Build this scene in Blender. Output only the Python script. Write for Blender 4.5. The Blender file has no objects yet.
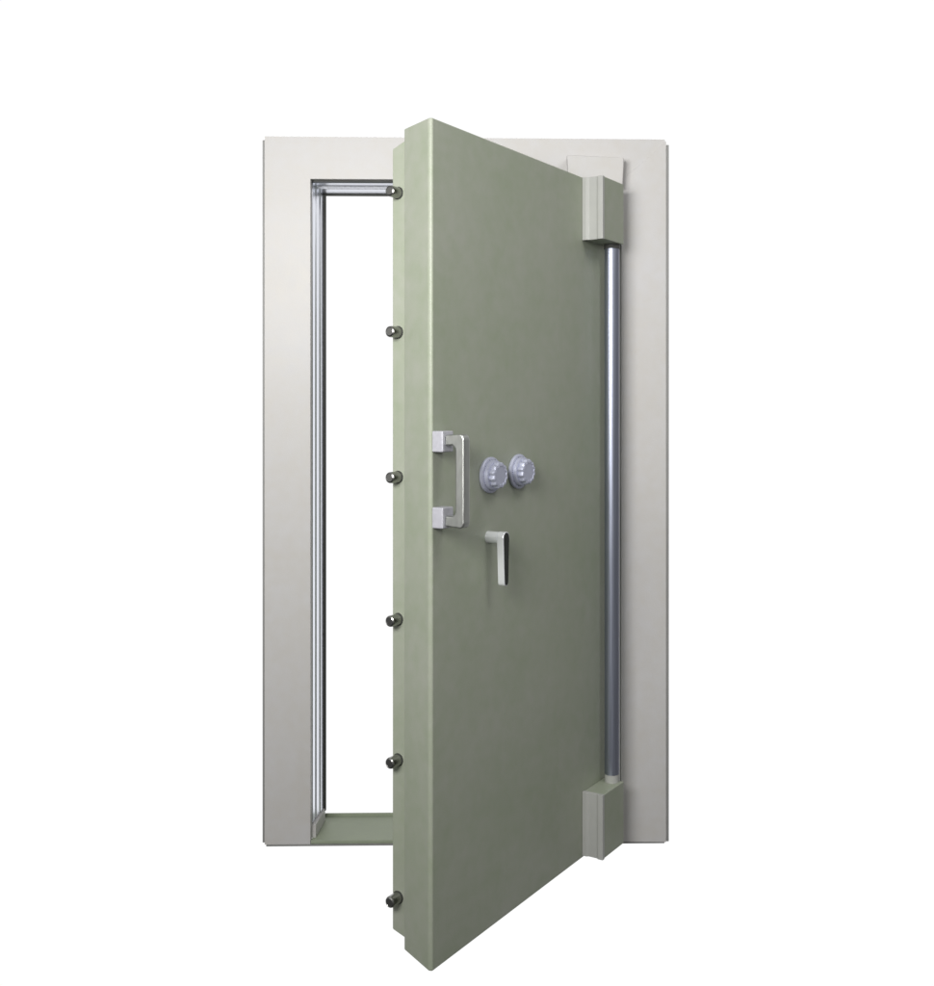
import bpy, bmesh, math
from mathutils import Matrix, Vector

scn = bpy.context.scene
COL = scn.collection

# ------------------------------------------------------------------ camera
EYE = 1.30                                   # camera height above the foot of the frame
cam = bpy.data.cameras.new('camera')
co = bpy.data.objects.new('camera', cam); COL.objects.link(co)
co.location = (0, 0, EYE); co.rotation_euler = (math.radians(90), 0, 0)
cam.sensor_fit = 'HORIZONTAL'; cam.sensor_width = 36
cam.lens = 1050 / 934 * 36
cam.shift_x = -98 / 934; cam.shift_y = -82 / 934
cam.clip_start = 0.05; cam.clip_end = 200
scn.camera = co

# ------------------------------------------------------------------ studio surround: white behind, dim grey elsewhere
w = bpy.data.worlds.new('World'); scn.world = w; w.use_nodes = True
nt = w.node_tree; nt.nodes.clear()
out = nt.nodes.new('ShaderNodeOutputWorld'); bg = nt.nodes.new('ShaderNodeBackground')
tc = nt.nodes.new('ShaderNodeTexCoord'); sep = nt.nodes.new('ShaderNodeSeparateXYZ')
nt.links.new(tc.outputs['Generated'], sep.inputs[0])
mr = nt.nodes.new('ShaderNodeMapRange'); mr.interpolation_type = 'SMOOTHSTEP'
mr.inputs['From Min'].default_value = 0.54; mr.inputs['From Max'].default_value = 0.74
nt.links.new(sep.outputs['Y'], mr.inputs['Value'])
up = nt.nodes.new('ShaderNodeMapRange'); up.interpolation_type = 'SMOOTHSTEP'
up.inputs['From Min'].default_value = -0.7; up.inputs['From Max'].default_value = 0.8
up.inputs['To Min'].default_value = 0.07; up.inputs['To Max'].default_value = 0.40
nt.links.new(sep.outputs['Z'], up.inputs['Value'])
cr = nt.nodes.new('ShaderNodeMix'); cr.data_type = 'RGBA'
nt.links.new(mr.outputs[0], cr.inputs['Factor'])
nt.links.new(up.outputs[0], cr.inputs[6]); cr.inputs[7].default_value = (1.02, 1.02, 1.02, 1)
nt.links.new(cr.outputs[2], bg.inputs['Color']); bg.inputs['Strength'].default_value = 1.0
nt.links.new(bg.outputs[0], out.inputs['Surface'])

def area(name, loc, aim, size, power, color):
    l = bpy.data.lights.new(name, 'AREA'); l.shape = 'RECTANGLE'
    l.size, l.size_y = size; l.energy = power; l.color = color
    o = bpy.data.objects.new(name, l); COL.objects.link(o)
    o.location = loc
    o.rotation_euler = (Vector(aim) - Vector(loc)).to_track_quat('-Z', 'Y').to_euler()
    return o
key = area('key_light', (-0.95, 0.30, EYE + 0.66), (-0.50, 3.0, EYE + 0.44), (1.3, 0.8), 43, (1.0, 0.99, 0.97))
key.data.spread = math.radians(130)
area('top_light', (1.3, 1.5, EYE + 1.9), (0.0, 2.9, EYE - 0.45), (0.8, 0.8), 17, (1.0, 0.99, 0.97))
area('side_light', (-2.6, 1.0, EYE + 0.3), (-0.3, 2.6, EYE), (1.6, 1.6), 4, (1.0, 0.985, 0.95))

scn.view_settings.view_transform = 'Standard'; scn.view_settings.look = 'None'
scn.view_settings.exposure = 0; scn.view_settings.gamma = 1
scn.cycles.max_bounces = 8

# ------------------------------------------------------------------ materials
def paint(name, col, rough=0.42, var=0.05, bump=0.12, tint=None, spec=0.4):
    m = bpy.data.materials.new(name); m.use_nodes = True
    n, L = m.node_tree.nodes, m.node_tree.links
    b = n['Principled BSDF']; b.inputs['Roughness'].default_value = rough
    b.inputs['Specular IOR Level'].default_value = spec
    t = n.new('ShaderNodeTexCoord')
    n1 = n.new('ShaderNodeTexNoise'); n1.inputs['Scale'].default_value = 5.0; n1.inputs['Detail'].default_value = 5
    n2 = n.new('ShaderNodeTexNoise'); n2.inputs['Scale'].default_value = 330; n2.inputs['Detail'].default_value = 3
    n3 = n.new('ShaderNodeTexNoise'); n3.inputs['Scale'].default_value = 28; n3.inputs['Detail'].default_value = 7
    for q in (n1, n2, n3): L.new(t.outputs['Object'], q.inputs['Vector'])
    add = n.new('ShaderNodeMath'); add.operation = 'ADD'
    L.new(n1.outputs['Fac'], add.inputs[0]); L.new(n3.outputs['Fac'], add.inputs[1])
    mp = n.new('ShaderNodeMapRange'); mp.inputs['From Min'].default_value = 0.7; mp.inputs['From Max'].default_value = 1.3
    L.new(add.outputs[0], mp.inputs['Value'])
    mx = n.new('ShaderNodeMix'); mx.data_type = 'RGBA'
    L.new(mp.outputs[0], mx.inputs['Factor'])
    tint = tint or col
    mx.inputs[6].default_value = tuple(c * (1 - var) for c in col) + (1,)
    mx.inputs[7].default_value = tuple(c * (1 + var) for c in tint) + (1,)
    L.new(mx.outputs[2], b.inputs['Base Color'])
    rr = n.new('ShaderNodeMapRange'); rr.inputs['To Min'].default_value = rough - 0.07; rr.inputs['To Max'].default_value = rough + 0.09
    L.new(n3.outputs['Fac'], rr.inputs['Value']); L.new(rr.outputs[0], b.inputs['Roughness'])
    bp = n.new('ShaderNodeBump'); bp.inputs['Strength'].default_value = bump; bp.inputs['Distance'].default_value = 0.0012
    L.new(n2.outputs['Fac'], bp.inputs['Height'])
    bp2 = n.new('ShaderNodeBump'); bp2.inputs['Strength'].default_value = 0.16; bp2.inputs['Distance'].default_value = 0.006
    L.new(n1.outputs['Fac'], bp2.inputs['Height']); L.new(bp.outputs[0], bp2.inputs['Normal'])
    L.new(bp2.outputs[0], b.inputs['Normal'])
    return m

def metal(name, col, rough, stretch=(260, 260, 4), bump=0.05, var=0.10):
    m = bpy.data.materials.new(name); m.use_nodes = True
    n, L = m.node_tree.nodes, m.node_tree.links
    b = n['Principled BSDF']; b.inputs['Metallic'].default_value = 1.0
    t = n.new('ShaderNodeTexCoord'); mpg = n.new('ShaderNodeMapping'); mpg.inputs['Scale'].default_value = stretch
    nz = n.new('ShaderNodeTexNoise'); nz.inputs['Scale'].default_value = 1; nz.inputs['Detail'].default_value = 4
    L.new(t.outputs['Object'], mpg.inputs[0]); L.new(mpg.outputs[0], nz.inputs['Vector'])
    mx = n.new('ShaderNodeMix'); mx.data_type = 'RGBA'; L.new(nz.outputs['Fac'], mx.inputs['Factor'])
    mx.inputs[6].default_value = tuple(c * (1 - var) for c in col) + (1,)
    mx.inputs[7].default_value = tuple(min(1, c * (1 + var)) for c in col) + (1,)
    L.new(mx.outputs[2], b.inputs['Base Color'])
    rr = n.new('ShaderNodeMapRange'); rr.inputs['To Min'].default_value = rough * 0.75; rr.inputs['To Max'].default_value = rough * 1.3
    L.new(nz.outputs['Fac'], rr.inputs['Value']); L.new(rr.outputs[0], b.inputs['Roughness'])
    bp = n.new('ShaderNodeBump'); bp.inputs['Strength'].default_value = bump; bp.inputs['Distance'].default_value = 0.0006
    L.new(nz.outputs['Fac'], bp.inputs['Height']); L.new(bp.outputs[0], b.inputs['Normal'])
    return m

M_FRAME = paint('warm_grey_enamel', (0.545, 0.528, 0.505), 0.45, 0.03, 0.25, tint=(0.535, 0.528, 0.530))
M_DOOR = paint('sage_green_enamel', (0.320, 0.360, 0.268), 0.40, 0.04, 0.25, tint=(0.343, 0.362, 0.302))
M_SILL = paint('sill_green_enamel', (0.30, 0.34, 0.25), 0.5, 0.06)
M_TRIM = paint('grey_edge_steel', (0.27, 0.27, 0.265), 0.5, 0.05)
M_STEEL = metal('brushed_stainless', (0.84, 0.865, 0.98), 0.33)
M_ROD = metal('polished_rod_steel', (0.37, 0.395, 0.48), 0.42)
M_FOOT = metal('pale_foot_metal', (0.52, 0.52, 0.57), 0.45, (120, 120, 120))
M_FOOT.node_tree.nodes['Principled BSDF'].inputs['Metallic'].default_value = 0.35
M_DIAL = metal('satin_chrome', (0.51, 0.53, 0.65), 0.45, (120, 120, 120))
M_DIAL.node_tree.nodes['Principled BSDF'].inputs['Metallic'].default_value = 0.35
M_CHROME = metal('bright_chrome', (0.93, 0.95, 0.98), 0.16, (20, 20, 20), 0.0, 0.02)
M_CHROME.node_tree.nodes['Principled BSDF'].inputs['Metallic'].default_value = 0.50
M_GRIP = metal('satin_grip_steel', (0.52, 0.535, 0.51), 0.40, (120, 120, 40))
M_BLACK = paint('reflection_black', (0.018, 0.022, 0.018), 0.25, 0.05)  # colour of the dark reflection painted on the lever's front
M_CHEEK = paint('silver_grey_enamel', (0.42, 0.425, 0.405), 0.38, 0.03)
M_BOLT = metal('dark_bolt_steel', (0.30, 0.30, 0.29), 0.24, (90, 90, 90), 0.03)
M_SEAL = paint('black_rubber', (0.055, 0.057, 0.053), 0.6, 0.05)

# ------------------------------------------------------------------ mesh helpers
def box(bm, x0, x1, y0, y1, z0, z1, bev=0.0, seg=2):
    t = bmesh.new()
    v = [t.verts.new((x, y, z)) for z in (z0, z1) for y in (y0, y1) for x in (x0, x1)]
    for f in ((0, 2, 3, 1), (4, 5, 7, 6), (0, 1, 5, 4), (2, 6, 7, 3), (0, 4, 6, 2), (1, 3, 7, 5)):
        t.faces.new([v[i] for i in f])
    finish(bm, t, bev, seg)

def finish(bm, t, bev, seg=2):
    bmesh.ops.recalc_face_normals(t, faces=t.faces)
    if bev > 0:
        bmesh.ops.bevel(t, geom=list(t.edges), offset=bev, segments=seg, profile=0.5, affect='EDGES', clamp_overlap=True)
    me = bpy.data.meshes.new('tmp'); t.to_mesh(me); t.free(); bm.from_mesh(me); bpy.data.meshes.remove(me)

def prism(bm, pts, z0, z1, bev=0.0, seg=2, axis='z'):
    """pts: outline (a, b), extruded z0..z1.  axis z: (a, b, z); axis y: (a, z, b); axis x: (z, a, b)"""
    t = bmesh.new()
    def P(a, b, z): return (a, b, z) if axis == 'z' else ((a, z, b) if axis == 'y' else (z, a, b))
    lo = [t.verts.new(P(a, b, z0)) for a, b in pts]; hi = [t.verts.new(P(a, b, z1)) for a, b in pts]
    t.faces.new(lo); t.faces.new(hi); n = len(pts)
    for i in range(n): t.faces.new((lo[i], lo[(i + 1) % n], hi[(i + 1) % n], hi[i]))
    finish(bm, t, bev, seg)

def lathe(bm, prof, axis, seg=48, flute=None):
    """prof: (radius, distance along axis) ; axis a unit Vector ; flute=(count, depth, from, to)"""
    axis = Vector(axis).normalized()
    q = Vector((0, 0, 1)).rotation_difference(axis)
    rings = []
    for r, h in prof:
        ring = []
        for i in range(seg):
            a = 2 * math.pi * i / seg; rad = r
            if flute and flute[2] <= h <= flute[3] and r > 0.3 * flute[4]:
                rad = r - flute[1] * (0.5 + 0.5 * math.cos(a * flute[0]))
            ring.append(bm.verts.new(q @ Vector((rad * math.cos(a), rad * math.sin(a), h))))
        rings.append(ring)
    for A, B in zip(rings, rings[1:]):
        for i in range(seg): bm.faces.new((A[i], A[(i + 1) % seg], B[(i + 1) % seg], B[i]))
    bm.faces.new(rings[0][::-1]); bm.faces.new(rings[-1])

WM = {}
def obj(name, bm, mat, parent, local=None):
    bmesh.ops.recalc_face_normals(bm, faces=bm.faces)
    me = bpy.data.meshes.new(name); bm.to_mesh(me); bm.free()
    for p in me.polygons: p.use_smooth = True
    me.set_sharp_from_angle(angle=math.radians(40))
    me.materials.append(mat)
    o = bpy.data.objects.new(name, me); COL.objects.link(o)
    o.parent = parent
    if local is not None: o.matrix_local = local
    wn = o.modifiers.new('weighted_normals', 'WEIGHTED_NORMAL'); wn.keep_sharp = True
    return o

def dup(o, parent, local):
    c = o.copy(); COL.objects.link(c); c.parent = parent; c.matrix_local = local
    for ch in list(o.children):
        k = ch.copy(); COL.objects.link(k); k.parent = c; k.matrix_local = ch.matrix_local.copy()
    return c

T = Matrix.Translation
def RZ(a): return Matrix.Rotation(a, 4, 'Z')

# ------------------------------------------------------------------ the vault door
PIV = Vector((0.17, 3.135, 0))
root = bpy.data.objects.new('vault_door', None); COL.objects.link(root)
root.location = PIV
root['label'] = 'sage green steel vault door with twin dials, standing open in its pale grey frame'
root['category'] = 'vault door'
root['kind'] = 'thing'
INV = T(-PIV)

def Z(h): return EYE + h          # height relative to the eye

# ---- frame, local x from the right inner edge (0) leftwards, y into the wall
FR = RZ(math.radians(1.15))       # turned a little, left side nearer
XL, XI, XO = -1.061, -0.926, 0.1315      # left outer, left inner, right outer
ZT, ZH, ZB = Z(0.8145), Z(0.689), Z(-1.286)
bm = bmesh.new()   # buried casing behind the face plates: the tunnel the door closes into
box(bm, XL + 0.02, XI - 0.024, 0.022, 0.20, ZB + 0.004, ZT - 0.006, 0.003)
box(bm, 0.024, XO - 0.012, 0.022, 0.20, ZB + 0.004, ZT - 0.006, 0.003)
box(bm, XI - 0.0235, 0.0235, 0.022, 0.20, ZH + 0.024, ZT - 0.006, 0.003)
frame = obj('frame', bm, M_TRIM, root, INV @ T(PIV) @ FR)

def slab(bm, quad, y_front, y_back, bev):
    t = bmesh.new()
    lo = [t.verts.new((x, yf, z)) for (x, z), yf in zip(quad, y_front)]
    hi = [t.verts.new((x, y_back, z)) for (x, z) in quad]
    t.faces.new(lo); t.faces.new(hi); n = len(quad)
    for i in range(n): t.faces.new((lo[i], lo[(i + 1) % n], hi[(i + 1) % n], hi[i]))
    finish(bm, t, bev)
bm = bmesh.new()   # left stile and header are one welded plate; on the right the header meets the stile in a mitre
slab(bm, [(XL, ZB), (XI, ZB), (XI, ZH), (0.0, ZH), (XO - 0.001, ZT - 0.010), (XO - 0.004, ZT - 0.003), (XL, ZT)], [0] * 7, 0.02, 0.0003)
obj('face_plate', bm, M_FRAME, frame)
bm = bmesh.new()
slab(bm, [(0.0, ZB), (XO, ZB), (XO, ZT - 0.0101), (0.0, ZH - 0.0001)], [0.0, -0.006, -0.006, 0.0], 0.02, 0.0002)
obj('stile', bm, M_FRAME, frame)
# thin dark return edges on the outer sides
bm = bmesh.new(); box(bm, XL - 0.0075, XL - 0.0005, 0.004, 0.030, ZB + 0.004, ZT - 0.010, 0.0015); obj('edge_strip', bm, M_TRIM, frame)
bm = bmesh.new(); box(bm, XO + 0.0005, XO + 0.0085, -0.004, 0.030, ZB + 0.001, ZT - 0.020, 0.0015); obj('edge_strip', bm, M_TRIM, frame)
bm = bmesh.new(); box(bm, XL + 0.004, XO - 0.004, 0.001, 0.030, ZB - 0.0065, ZB - 0.0005, 0.0012); obj('bottom_strip', bm, M_TRIM, frame)
# stainless lining of the left jamb (ribbed), and its rubber seals
bm = bmesh.new()
xa = XI
prism(bm, [(xa - 0.022, 0.024), (xa - 0.006, 0.024), (xa - 0.006, 0.030), (xa + 0.000, 0.034), (xa + 0.001, 0.060), (xa - 0.002, 0.063),
           (xa - 0.002, 0.069), (xa + 0.003, 0.072), (xa + 0.004, 0.104), (xa + 0.000, 0.107), (xa + 0.000, 0.112), (xa + 0.006, 0.116),
           (xa + 0.007, 0.150), (xa - 0.022, 0.150)], Z(-1.235), ZH + 0.018, 0.0006, axis='z')
obj('jamb_lining', bm, M_STEEL, frame)
bm = bmesh.new(); box(bm, xa - 0.022, xa + 0.0145, 0.1505, 0.160, Z(-1.245), ZH - 0.010, 0.002); obj('seal', bm, M_SEAL, frame)
bm = bmesh.new(); box(bm, xa - 0.020, xa + 0.0002, 0.0205, 0.0236, ZB + 0.03, ZH + 0.0, 0.0008)
obj('seal', bm, M_SEAL, frame)
bm = bmesh.new(); box(bm, xa - 0.020, xa + 0.012, 0.0203, 0.155, ZB + 0.0111, Z(-1.2365), 0.001)
obj('corner_block', bm, M_FRAME, frame)
# right jamb lining
bm = bmesh.new(); box(bm, -0.004, 0.022, 0.024, 0.150, Z(-1.235), ZH + 0.018, 0.002); obj('jamb_lining', bm, M_TRIM, frame)
bm = bmesh.new(); box(bm, -0.0300, 0.022, 0.1505, 0.160, Z(-1.245), ZH - 0.010, 0.002); obj('seal', bm, M_SEAL, frame)
# head lining, stepped
bm = bmesh.new()
prism(bm, [(0.024, ZH + 0.022), (0.024, ZH - 0.001), (0.030, ZH - 0.006), (0.062, ZH - 0.006), (0.066, ZH - 0.0015), (0.078, ZH - 0.0015),
           (0.082, ZH - 0.013), (0.150, ZH - 0.013), (0.150, ZH + 0.022)], XI + 0.0, -0.005, 0.0010, axis='x')
obj('head_lining', bm, M_STEEL, frame)
bm = bmesh.new(); box(bm, XI + 0.0, -0.005, 0.1505, 0.160, ZH - 0.019, ZH + 0.02, 0.002); obj('seal', bm, M_SEAL, frame)
bm = bmesh.new(); box(bm, XI - 0.01, -0.001, 0.0206, 0.0236, ZH - 0.0040, ZH + 0.02, 0.0008); obj('seal', bm, M_SEAL, frame)
# threshold plate
bm = bmesh.new()
box(bm, XI + 0.0005, -0.0005, 0.0, 0.186, ZB, ZB + 0.011, 0.002)
obj('sill', bm, M_SILL, frame)
bm = bmesh.new(); box(bm, XI - 0.019, -0.003, 0.1865, 0.194, ZB, ZB + 0.019, 0.0015); obj('sill_lip', bm, M_SILL, frame)

# ---- door leaf: local x from the free edge to the hinges, y through the thickness (front face at 0), z up
ANG = math.atan2(0.8664, 0.4994)
F = Vector((-0.301, 2.36, 0))
DW = 0.845; DT, DB = Z(0.661), Z(-1.2625)
DL = INV @ T(F) @ RZ(ANG)
TH, BV = 0.1158, 0.0487
bm = bmesh.new()
prism(bm, [(0.005, 0), (DW, 0), (DW - 0.03, TH), (BV, TH), (0.0018, 0.0090)], DB, DT, 0.0034, 3)
door = obj('door_leaf', bm, M_DOOR, root, DL)
bm = bmesh.new()
PI0 = BV + 0.022
t = bmesh.new()
vs = [t.verts.new(p) for p in ((PI0, TH + .0005, DB + .010), (DW - .075, TH + .0005, DB + .010), (DW - .075, TH + .0005, DT - .014), (PI0, TH + .0005, DT - .014),
      (PI0, TH + .053, DB + .026), (DW - .085, TH + .053, DB + .026), (DW - .085, TH + .053, DT - .036), (PI0, TH + .053, DT - .036))]
for f in ((0, 1, 2, 3), (4, 5, 6, 7), (0, 1, 5, 4), (1, 2, 6, 5), (2, 3, 7, 6), (3, 0, 4, 7)): t.faces.new([vs[k] for k in f])
finish(bm, t, 0.003, 2)
obj('inner_plate', bm, M_DOOR, door)
# locking bolts out of the inner plate's side
def lp(x, y, z): return DL @ T((x, y, z))
bm = bmesh.new()
lathe(bm, [(0.0135, 0), (0.0135, 0.031), (0.0124, 0.0342), (0.0094, 0.036), (0.0088, 0.0354), (0.0, 0.0384)][:5], (-1, 0, 0), 40)
bolt = obj('locking_bolt', bm, M_BOLT, root, lp(PI0 + 0.003, TH + 0.0355, Z(0.518)))
bm = bmesh.new()
lathe(bm, [(0.0152, 0), (0.0152, 0.0050), (0.0145, 0.0060), (0.0138, 0.0060)], (-1, 0, 0), 40)
col = obj('bolt_collar', bm, M_SEAL, bolt, T((0.0, 0, 0)))
for zz in (0.187, -0.157, -0.495, -0.829, -1.156):
    dup(bolt, root, lp(PI0 + 0.003, TH + 0.0355, Z(zz)))

# ---- hinges
HS0, HS1, HT = 0.699, 0.832, 0.0655
def hinge_block(z0, z1):
    bm = bmesh.new()
    prism(bm, [(HS0 + 0.0122, -0.0003), (HS0 + 0.0122, -HT + 0.001), (HS1, -HT + 0.001), (HS1, -0.0003)], z0, z1, 0.0022, 3)
    return bm
def hinge_plate(z0, z1):     # pale cheek with a shallow channel down its middle
    bm = bmesh.new()
    prism(bm, [(HS0, -0.0003), (HS0, -0.014), (HS0 + 0.004, -0.020), (HS0 + 0.004, -0.045), (HS0, -0.051), (HS0, -HT - 0.0005),
               (HS0 + 0.012, -HT - 0.0005), (HS0 + 0.012, -0.0003)], z0 - 0.001, z1 + 0.001, 0.0015, 2)
    return bm
for z0, z1, m in ((Z(0.483), Z(0.658), M_CHEEK), (Z(-1.255), Z(-1.0757), M_CHEEK)):
    hb = obj('hinge_block', hinge_block(z0, z1), M_DOOR, root, DL)
    obj('cheek_plate', hinge_plate(z0, z1), m, hb)
RS, RN = 0.8155, 0.0345
RR = 0.0216
bm = bmesh.new(); lathe(bm, [(RR, Z(-1.052)), (RR, Z(0.4825))], (0, 0, 1), 56)
rod = obj('hinge_rod', bm, M_ROD, root, DL @ T((RS, -RN, 0)))
bm = bmesh.new(); lathe(bm, [(0.0206, Z(-1.0755)), (0.0206, Z(-1.0525))], (0, 0, 1), 40)
obj('bearing_pin', bm, M_CHEEK, rod)
bm = bmesh.new(); lathe(bm, [(RR + 0.0015, Z(0.470)), (RR + 0.0015, Z(0.4824))], (0, 0, 1), 40)
obj('bearing_collar', bm, M_SEAL, rod)
# bracket on the frame above the upper hinge
bm = bmesh.new()
slab(bm, [(-0.160, Z(0.667)), (-0.001, Z(0.662)), (0.003, Z(0.746)), (-0.166, Z(0.753))], [-0.046] * 4, -0.0008, 0.004)
hbk = obj('hinge_bracket', bm, M_FRAME, root, INV @ T(PIV) @ FR)
bm = bmesh.new(); lathe(bm, [(0.018, 0), (0.018, 0.013)], (0, 0, -1), 32)

# ---- pull handle
bm = bmesh.new()
def foot(bm, z0, z1): box(bm, 0.002, 0.043, -0.031, -0.0003, z0, z1, 0.003, 3)
foot(bm, Z(-0.0925), Z(-0.045))
ph = obj('pull_handle', bm, M_FOOT, root, DL)
bm = bmesh.new(); foot(bm, Z(-0.264), Z(-0.2165)); obj('mounting_foot', bm, M_FOOT, ph)
bm = bmesh.new()
# C shaped grip: side profile (y, z) extruded along x
g0, g1 = Z(-0.262), Z(-0.051)
th = 0.017
prism(bm, [(-0.0312, g1 - 0.003), (-0.064, g1 - 0.001), (-0.074, g1), (-0.0805, g1 - 0.004), (-0.0835, g1 - 0.012),
           (-0.0835, g0 + 0.012), (-0.0805, g0 + 0.004), (-0.074, g0 + 0.0), (-0.064, g0 + 0.001), (-0.0312, g0 + 0.003),
           (-0.0312, g0 + 0.027), (-0.052, g0 + 0.026), (-0.0595, g0 + 0.034), (-0.0595, g1 - 0.034), (-0.052, g1 - 0.026), (-0.0312, g1 - 0.027)],
      0.009, 0.034, 0.004, 3, axis='x')
obj('grip', bm, M_GRIP, ph)

# ---- combination dials
def dial_base():
    bm = bmesh.new()
    lathe(bm, [(0.0425, 0.0003), (0.044, 0.002), (0.044, 0.007), (0.0415, 0.0095), (0.0365, 0.010), (0.0370, 0.012),
               (0.0360, 0.019), (0.0325, 0.0205), (0.027, 0.021)], (0, -1, 0), 96)
    return bm
def dial_knob():
    bm = bmesh.new()
    lathe(bm, [(0.0320, 0.0212), (0.0330, 0.023), (0.0325, 0.031), (0.0305, 0.0350), (0.0245, 0.0362), (0.0235, 0.0350), (0.012, 0.0345)],
          (0, -1, 0), 144, flute=(12, 0.0028, 0.0205, 0.0408, 0.0315))
    return bm
d1 = obj('combination_dial', dial_base(), M_DIAL, root, lp(0.2320, 0, Z(-0.156)))
obj('dial_knob', dial_knob(), M_DIAL, d1)
bm = bmesh.new()
for i in range(50):
    a = 2 * math.pi * i / 50
    t = bmesh.new()
    w_ = 0.0005; r0 = 0.0352 ; r1 = 0.0392 if i % 5 == 0 else 0.0375
    c, s = math.cos(a), math.sin(a)
    pts = [(r0 * c - w_ * s, r0 * s + w_ * c), (r0 * c + w_ * s, r0 * s - w_ * c), (r1 * c + w_ * s, r1 * s - w_ * c), (r1 * c - w_ * s, r1 * s + w_ * c)]
    prism(bm, pts, -0.0105, -0.0088, 0, axis='y'); t.free()
gr = obj('graduation_ring', bm, M_SEAL, d1)
dup(d1, root, lp(0.3600, 0, Z(-0.1535)))

# ---- lever handle
bm = bmesh.new()
LX, LZ = 0.2280, Z(-0.3065)
prof = []
z1, z0, r1, r0 = 0.0155, -0.116, 0.0140, 0.0090
for i in range(9):
    a = math.pi * i / 8; prof.append((r1 * math.cos(a), z1 - r1 + r1 * math.sin(a)))
for i in range(9):
    a = math.pi + math.pi * i / 8; prof.append((r0 * math.cos(a), z0 + r0 + r0 * math.sin(a)))
prism(bm, prof, -0.053, -0.034, 0.0040, 4, axis='y')
lv = obj('lever_handle', bm, M_CHROME, root, lp(LX, 0, LZ))
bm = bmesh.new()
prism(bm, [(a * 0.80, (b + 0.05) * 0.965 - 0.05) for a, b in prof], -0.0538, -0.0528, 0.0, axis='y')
obj('painted_reflection', bm, M_BLACK, lv)  # thin dark plate added in place of the dark reflection in the chrome
bm = bmesh.new(); lathe(bm, [(0.0150, 0.0003), (0.0150, 0.004), (0.0143, 0.005), (0.0143, 0.0337)], (0, -1, 0), 48)
obj('spindle', bm, M_CHROME, lv)
